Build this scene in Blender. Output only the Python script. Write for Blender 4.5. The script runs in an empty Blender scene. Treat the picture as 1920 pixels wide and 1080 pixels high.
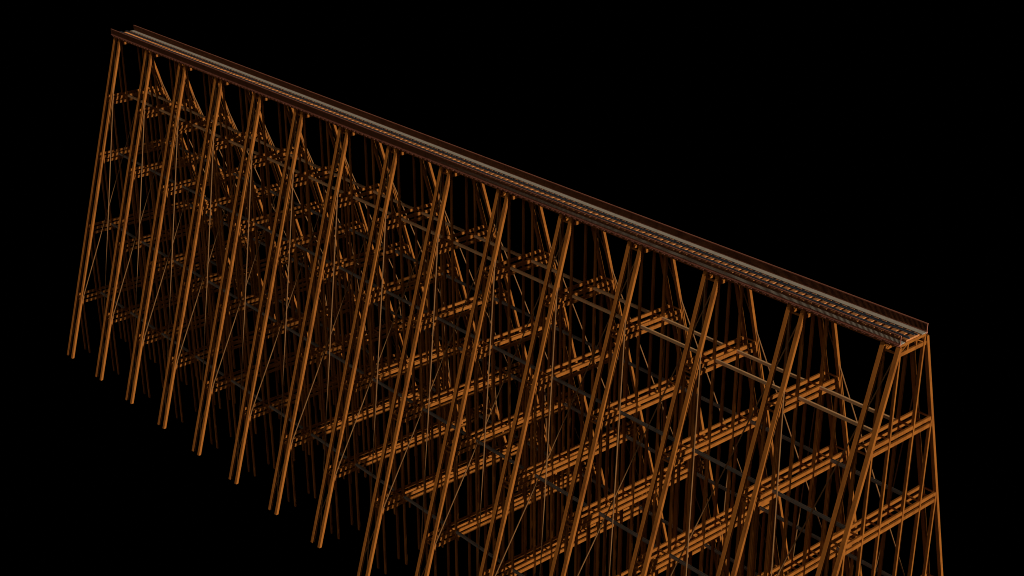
import bpy, math, random
from mathutils import Vector, Matrix
random.seed(7)
S = bpy.context.scene
C = S.collection

# ------------------------------------------------------------------ materials
def metal(name, base, dark, rough=0.6, metallic=0.0, scale=0.6, streak=0.35, spec=0.08):
    m = bpy.data.materials.new(name); m.use_nodes = True
    nt = m.node_tree; b = nt.nodes['Principled BSDF']
    tc = nt.nodes.new('ShaderNodeTexCoord')
    mp = nt.nodes.new('ShaderNodeMapping'); mp.inputs['Scale'].default_value = (1, 1, streak)
    n1 = nt.nodes.new('ShaderNodeTexNoise'); n1.inputs['Scale'].default_value = scale
    n1.inputs['Detail'].default_value = 8; n1.inputs['Roughness'].default_value = 0.65
    n2 = nt.nodes.new('ShaderNodeTexNoise'); n2.inputs['Scale'].default_value = scale * 9
    n2.inputs['Detail'].default_value = 4
    ad = nt.nodes.new('ShaderNodeMath'); ad.operation = 'MULTIPLY_ADD'
    ad.inputs[1].default_value = 0.35
    cr = nt.nodes.new('ShaderNodeValToRGB')
    cr.color_ramp.elements[0].position = 0.45; cr.color_ramp.elements[0].color = (*dark, 1)
    cr.color_ramp.elements[1].position = 0.72; cr.color_ramp.elements[1].color = (*base, 1)
    L = nt.links
    L.new(tc.outputs['Object'], mp.inputs['Vector'])
    L.new(mp.outputs['Vector'], n1.inputs['Vector']); L.new(mp.outputs['Vector'], n2.inputs['Vector'])
    L.new(n2.outputs['Fac'], ad.inputs[0]); L.new(n1.outputs['Fac'], ad.inputs[2])
    L.new(ad.outputs[0], cr.inputs['Fac']); L.new(cr.outputs['Color'], b.inputs['Base Color'])
    b.inputs['Roughness'].default_value = rough; b.inputs['Metallic'].default_value = metallic
    b.inputs['Specular IOR Level'].default_value = spec
    bp = nt.nodes.new('ShaderNodeBump'); bp.inputs['Strength'].default_value = 0.15
    bp.inputs['Distance'].default_value = 0.02
    L.new(n2.outputs['Fac'], bp.inputs['Height']); L.new(bp.outputs['Normal'], b.inputs['Normal'])
    return m

RUST = metal('rusted_orange_steel', (0.34, 0.104, 0.014), (0.20, 0.058, 0.009))
RAILING = metal('dark_red_brown_paint', (0.21, 0.075, 0.028), (0.16, 0.055, 0.02))
TOPRAIL = metal('weathered_red_rail_paint', (0.42, 0.145, 0.08), (0.30, 0.10, 0.055))
STRINGER_LIT = metal('sunlit_pale_steel', (0.80, 0.42, 0.17), (0.66, 0.33, 0.13))  # top-level stringers; the sunlight on them is put into this colour
STRINGER_SHADE = metal('shaded_grey_brown_steel', (0.22, 0.17, 0.12), (0.15, 0.115, 0.08))  # lower stringers; darker colour paints in the shade they lie in
ROD = metal('galvanised_rod', (0.25, 0.108, 0.034), (0.17, 0.072, 0.022))
WALK = metal('grey_tan_walkway', (0.56, 0.45, 0.32), (0.42, 0.34, 0.23), scale=0.9, streak=1)
WOOD = metal('orange_stained_timber', (0.60, 0.22, 0.065), (0.36, 0.12, 0.03), scale=1.6, streak=1)
STEEL = metal('dark_blue_grey_rail_steel', (0.10, 0.115, 0.13), (0.06, 0.07, 0.08), rough=0.5, metallic=0.2)

# ------------------------------------------------------------------ mesh helpers
class MB:
    def __init__(s): s.v = []; s.f = []
    def box(s, x0, x1, y0, y1, z0, z1):
        i = len(s.v)
        s.v += [(x, y, z) for z in (z0, z1) for (x, y) in ((x0, y0), (x1, y0), (x1, y1), (x0, y1))]
        s.f += [tuple(i + k for k in f) for f in ((0, 3, 2, 1), (4, 5, 6, 7), (0, 1, 5, 4), (1, 2, 6, 5), (2, 3, 7, 6), (3, 0, 4, 7))]
    def prism(s, a, b, sec):
        """sweep a horizontal section (list of x,y, counter-clockwise) from point a (top) to b (bottom)"""
        i = len(s.v); n = len(sec)
        for p in (b, a): s.v += [(p[0] + x, p[1] + y, p[2]) for x, y in sec]
        s.f.append(tuple(i + k for k in reversed(range(n)))); s.f.append(tuple(i + n + k for k in range(n)))
        for k in range(n):
            j = (k + 1) % n
            s.f.append((i + k, i + j, i + n + j, i + n + k))
    def bar(s, a, b, w, h=None, sides=4):
        a, b = Vector(a), Vector(b); h = h or w; d = (b - a).normalized()
        u = d.cross(Vector((0, 0, 1)) if abs(d.z) < .99 else Vector((1, 0, 0))).normalized(); v = u.cross(d)
        i = len(s.v)
        for p in (a, b):
            for k in range(sides):
                t = 2 * math.pi * (k + .5) / sides; r = .7071 if sides == 4 else .5
                s.v.append(tuple(p + u * (w * r * math.cos(t)) + v * (h * r * math.sin(t))))
        s.f.append(tuple(i + k for k in range(sides))); s.f.append(tuple(i + sides + k for k in reversed(range(sides))))
        for k in range(sides):
            j = (k + 1) % sides
            s.f.append((i + j, i + k, i + sides + k, i + sides + j))
    def build(s, name, mat, parent=None, loc=(0, 0, 0)):
        me = bpy.data.meshes.new(name); me.from_pydata(s.v, [], s.f); me.materials.append(mat)
        me.validate(); me.update()
        o = bpy.data.objects.new(name, me); C.objects.link(o); o.location = loc
        if parent: o.parent = parent
        return o

def copy_tree(o, parent, loc=None):
    c = o.copy(); C.objects.link(c); c.parent = parent
    if loc is not None: c.location = loc
    for ch in o.children: copy_tree(ch, c)
    return c

# ------------------------------------------------------------------ dimensions (metres, deck level z=0, track along X)
N, P, SP = 15, 14.0, 2.155
LV = [-12.70, -24.92, -40.35, -55.50]
H = 0.98
ZB = -69.0
NW, NB, FW, FB = 2.36, 0.286, 2.74, 0.2775
def yn(z): return -(NW - NB * z)
def yf(z): return FW - FB * z
XR, XL = 0.18, -(N - 1) * P - SP - 1.4
PY = [(-2.4, 2.4)] + [(yn(z) , yf(z)) for z in LV]           # y of each post pair
PZ = [0.0] + LV

bridge = bpy.data.objects.new('trestle_bridge', None); C.objects.link(bridge)
bridge.location = (0, 0, 0)
bridge['label'] = 'long rust orange steel trestle railway bridge on many paired splayed legs against black'
bridge['category'] = 'bridge'

# ------------------------------------------------------------------ one tower
LW = 0.26
SEC_N = [(-LW, -.285), (LW, -.20), (LW, .24), (-LW, .24)]
SEC_F = [(-LW, -.24), (LW, -.24), (LW, .20), (-LW, .285)]
def tower():
    t = MB()
    # cap frame under the deck: two chords per bent, short uprights between them
    for x in (0, -SP):
        t.box(x - .13, x + .13, -2.52, 2.52, -.42, -.06)
        t.box(x - .13, x + .13, -2.66, 2.86, -1.66, -1.16)
        for y in (-.85, .85): t.box(x - .10, x + .10, y - .11, y + .11, -1.16, -.42)
        for a, b in ((-2.3, -.96), (2.3, .96)): t.bar((x, a, -1.17), (x, b, -.45), .12)
    # ties between the two cap frames
    for y in (-2.3, 2.3):
        t.box(-SP + .12, -.12, y - .10, y + .10, -1.55, -1.33)
    T = t.build('tower', RUST, bridge)
    for x in (0, -SP):
        m = MB(); m.prism((x, yn(-.42), -.42), (x, yn(ZB), ZB), SEC_N); m.build('leg', RUST, T)
        m = MB(); m.prism((x, yf(-.42), -.42), (x, yf(ZB), ZB), SEC_F); m.build('leg', RUST, T)
    for j, z in enumerate(LV):
        m = MB()
        for x in (0, -SP):
            for zz in (z, z - H):
                m.box(x - .125, x + .125, yn(zz) + .2, yf(zz) - .2, zz - .26, zz + .26)
                for y in (yn(zz) + .35, yf(zz) - .35):          # gusset plates at the leg joints
                    m.box(x - .16, x + .16, y - .32, y + .32, zz - .27, zz + .27)
        ys = [p[0] for p in PY[:j + 1]] + [p[1] for p in PY[:j + 1]] + [yn(z) + .05, yf(z) - .05]
        for y in ys:                                            # ties joining the two bents
            for zz in (z, z - H):
                m.box(-SP + .12, -.12, y - .09, y + .09, zz - .11, zz + .11)
        m.build('cross_frame', RUST, T)
    return T
T0 = tower()
towers = [T0]
for k in range(1, N):
    towers.append(copy_tree(T0, bridge, (-k * P, 0, 0)))

# posts: the hundred that show largest are parts of their own, the rest one mesh
pw = .17
specs = []
for k in range(N):
    for x in (0, -SP):
        for j, (z0, ypair) in enumerate(zip(PZ, PY)):
            for s, y in enumerate(ypair):
                top = -.42 if j == 0 else z0 - .2
                y += (0 if j == 0 else (.18 if s == 0 else -.18))
                specs.append((k, x, y, top))
KEEP = 100
specs.sort(key=lambda q: (q[0], q[1] != 0, -abs(q[3])) if False else (q[0], q[1] != 0))
rest = MB()
for i, (k, x, y, top) in enumerate(specs):
    if i < KEEP:
        m = MB(); m.box(x - .20, x + .20, y - .13, y + .13, ZB, top); m.build('post', RUST, towers[k])
    else:
        X = x - k * P; rest.box(X - .20, X + .20, y - .13, y + .13, ZB, top)
r = rest.build('post_row', RUST, bridge); r['kind'] = 'stuff'

# ------------------------------------------------------------------ longitudinal stringers along the towers
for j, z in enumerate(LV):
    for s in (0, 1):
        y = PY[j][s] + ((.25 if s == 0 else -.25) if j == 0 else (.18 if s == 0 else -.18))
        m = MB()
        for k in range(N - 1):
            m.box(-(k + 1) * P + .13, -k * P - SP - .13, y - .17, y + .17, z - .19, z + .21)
        m.build('stringer', STRINGER_LIT if j == 0 else STRINGER_SHADE, bridge)
# crossed tie rods in the planes of the legs, bay by bay
for k in range(N - 1):
    for yy, off in ((yn, .0), (yf, .0)):
        for (xa, xb) in ((-k * P, -(k + 1) * P - SP), (-(k + 1) * P - SP, -k * P)):
            zb_ = -65.8 if xa > xb else ZB + .3
            m = MB(); o = (.10 if yy is yn else -.10) if xa > xb else 0.0
            m.bar((xa, yy(-.6) + off + o, -.6), (xb, yy(zb_) + off + o, zb_), .19, sides=8)
            m.build('tie_rod', ROD, bridge)

# ------------------------------------------------------------------ deck
for y in (-2.2, -.8, .8, 2.2):
    m = MB()
    for x0, x1 in [(XR - .1, XL + .2)]:
        m.box(x1, x0, y - .16, y + .16, -.12, -.04); m.box(x1, x0, y - .02, y + .02, -.58, -.12)
        m.box(x1, x0, y - .16, y + .16, -.64, -.58)
    g = m.build('deck_girder', RUST, bridge)
for s in (-1, 1):
    m = MB(); a, b = sorted((s * 1.70, s * 2.50)); m.box(XL, XR, a, b, .02, .08)
    w = m.build('walkway', WALK, bridge)
# sleepers
SS = P / 12
xs = [XR - .45 - i * SS for i in range(int((XR - XL) / SS))]
rest = MB()
for i, x in enumerate(xs):
    if i < 100:
        m = MB(); m.box(x - .33, x + .33, -1.30, 1.30, -.035, .20); m.build('sleeper', WOOD, bridge)
    else: rest.box(x - .33, x + .33, -1.30, 1.30, -.035, .20)
r = rest.build('sleeper_row', WOOD, bridge); r['kind'] = 'stuff'
# brackets that carry the walkways beyond the girders
m = MB()
for x in xs:
    for s in (-1, 1):
        a, b = sorted((s * 2.53, s * 2.87)); m.box(x - .30, x + .30, a, b, -.20, -.14)
m.build('bracket_row', TOPRAIL, bridge)['kind'] = 'stuff'
for y in (-.78, .78):
    m = MB(); m.box(XL + .1, XR - .05, y - .07, y + .07, .202, .23); m.box(XL + .1, XR - .05, y - .02, y + .02, .23, .33)
    m.box(XL + .1, XR - .05, y - .045, y + .045, .33, .38)
    m.build('track_rail', STEEL, bridge)
for y in (-.48, .48):
    m = MB(); m.box(XL + .1, XR - .3, y - .05, y + .05, .202, .31); m.build('guard_rail', STEEL, bridge)
# railings: top rail, infill of close pickets, foot rail
for s in (-1, 1):
    y = s * 2.62
    m = MB()
    x = XL + .05
    while x < XR - .03:
        m.box(x, x + .055, y - .045, y + .045, .14, 1.09); x += .175
    pn = m.build('picket_infill', RAILING, bridge)
    m = MB(); m.box(XL, XR + .02, y - .09, y + .09, 1.09, 1.19); m.build('top_rail', TOPRAIL, pn)
    m = MB(); m.box(XL, XR + .02, y - .09, y + .09, .02, .14); m.box(XL, XR, y - .19, y + .19, -.12, .018)
    m.build('foot_rail', TOPRAIL, pn)
    m = MB()
    for xx in (XR - .03, XL): m.box(xx - .03, xx + .04, y - .05, y + .05, .14, 1.09)
    m.build('end_post', TOPRAIL, pn)

# ------------------------------------------------------------------ light
w = bpy.data.worlds.new('World'); S.world = w; w.use_nodes = True
w.node_tree.nodes['Background'].inputs['Color'].default_value = (0, 0, 0, 1)
w.node_tree.nodes['Background'].inputs['Strength'].default_value = 0.0
def sun(name, to_sun, strength, angle, col):
    l = bpy.data.lights.new(name, 'SUN'); l.energy = strength; l.angle = math.radians(angle); l.color = col
    o = bpy.data.objects.new(name, l); C.objects.link(o)
    o.rotation_euler = Vector(to_sun).to_track_quat('Z', 'Y').to_euler()
    o.location = (40, 0, 60)
sun('key_light', (.9717, 0, .2361), 3.35, .4, (1, .97, .92))
sun('fill_light', (.35, -.80, .5), .28, 30, (1, .97, .95))

# ------------------------------------------------------------------ camera
cam = bpy.data.cameras.new('camera'); co = bpy.data.objects.new('camera', cam); C.objects.link(co)
yaw, pit, roll = -0.8623, -0.4118, -0.0014
F = Vector((math.sin(yaw) * math.cos(pit), math.cos(yaw) * math.cos(pit), math.sin(pit)))
R = Vector((math.cos(yaw), -math.sin(yaw), 0)); U = R.cross(F)
R2 = R * math.cos(roll) + U * math.sin(roll); U2 = -R * math.sin(roll) + U * math.cos(roll)
M = Matrix((R2, U2, -F)).transposed().to_4x4(); M.translation = Vector((85.367, -134.944, 73.18))
co.matrix_world = M
cam.sensor_width = 36; cam.lens = 2706.38 / 1920 * 36
cam.clip_start = 1; cam.clip_end = 3000
S.camera = co
S.view_settings.view_transform = 'Standard'; S.view_settings.look = 'None'
S.view_settings.exposure = 0; S.view_settings.gamma = 1
S.cycles.max_bounces = 4
S.cycles.filter_width = 1.0
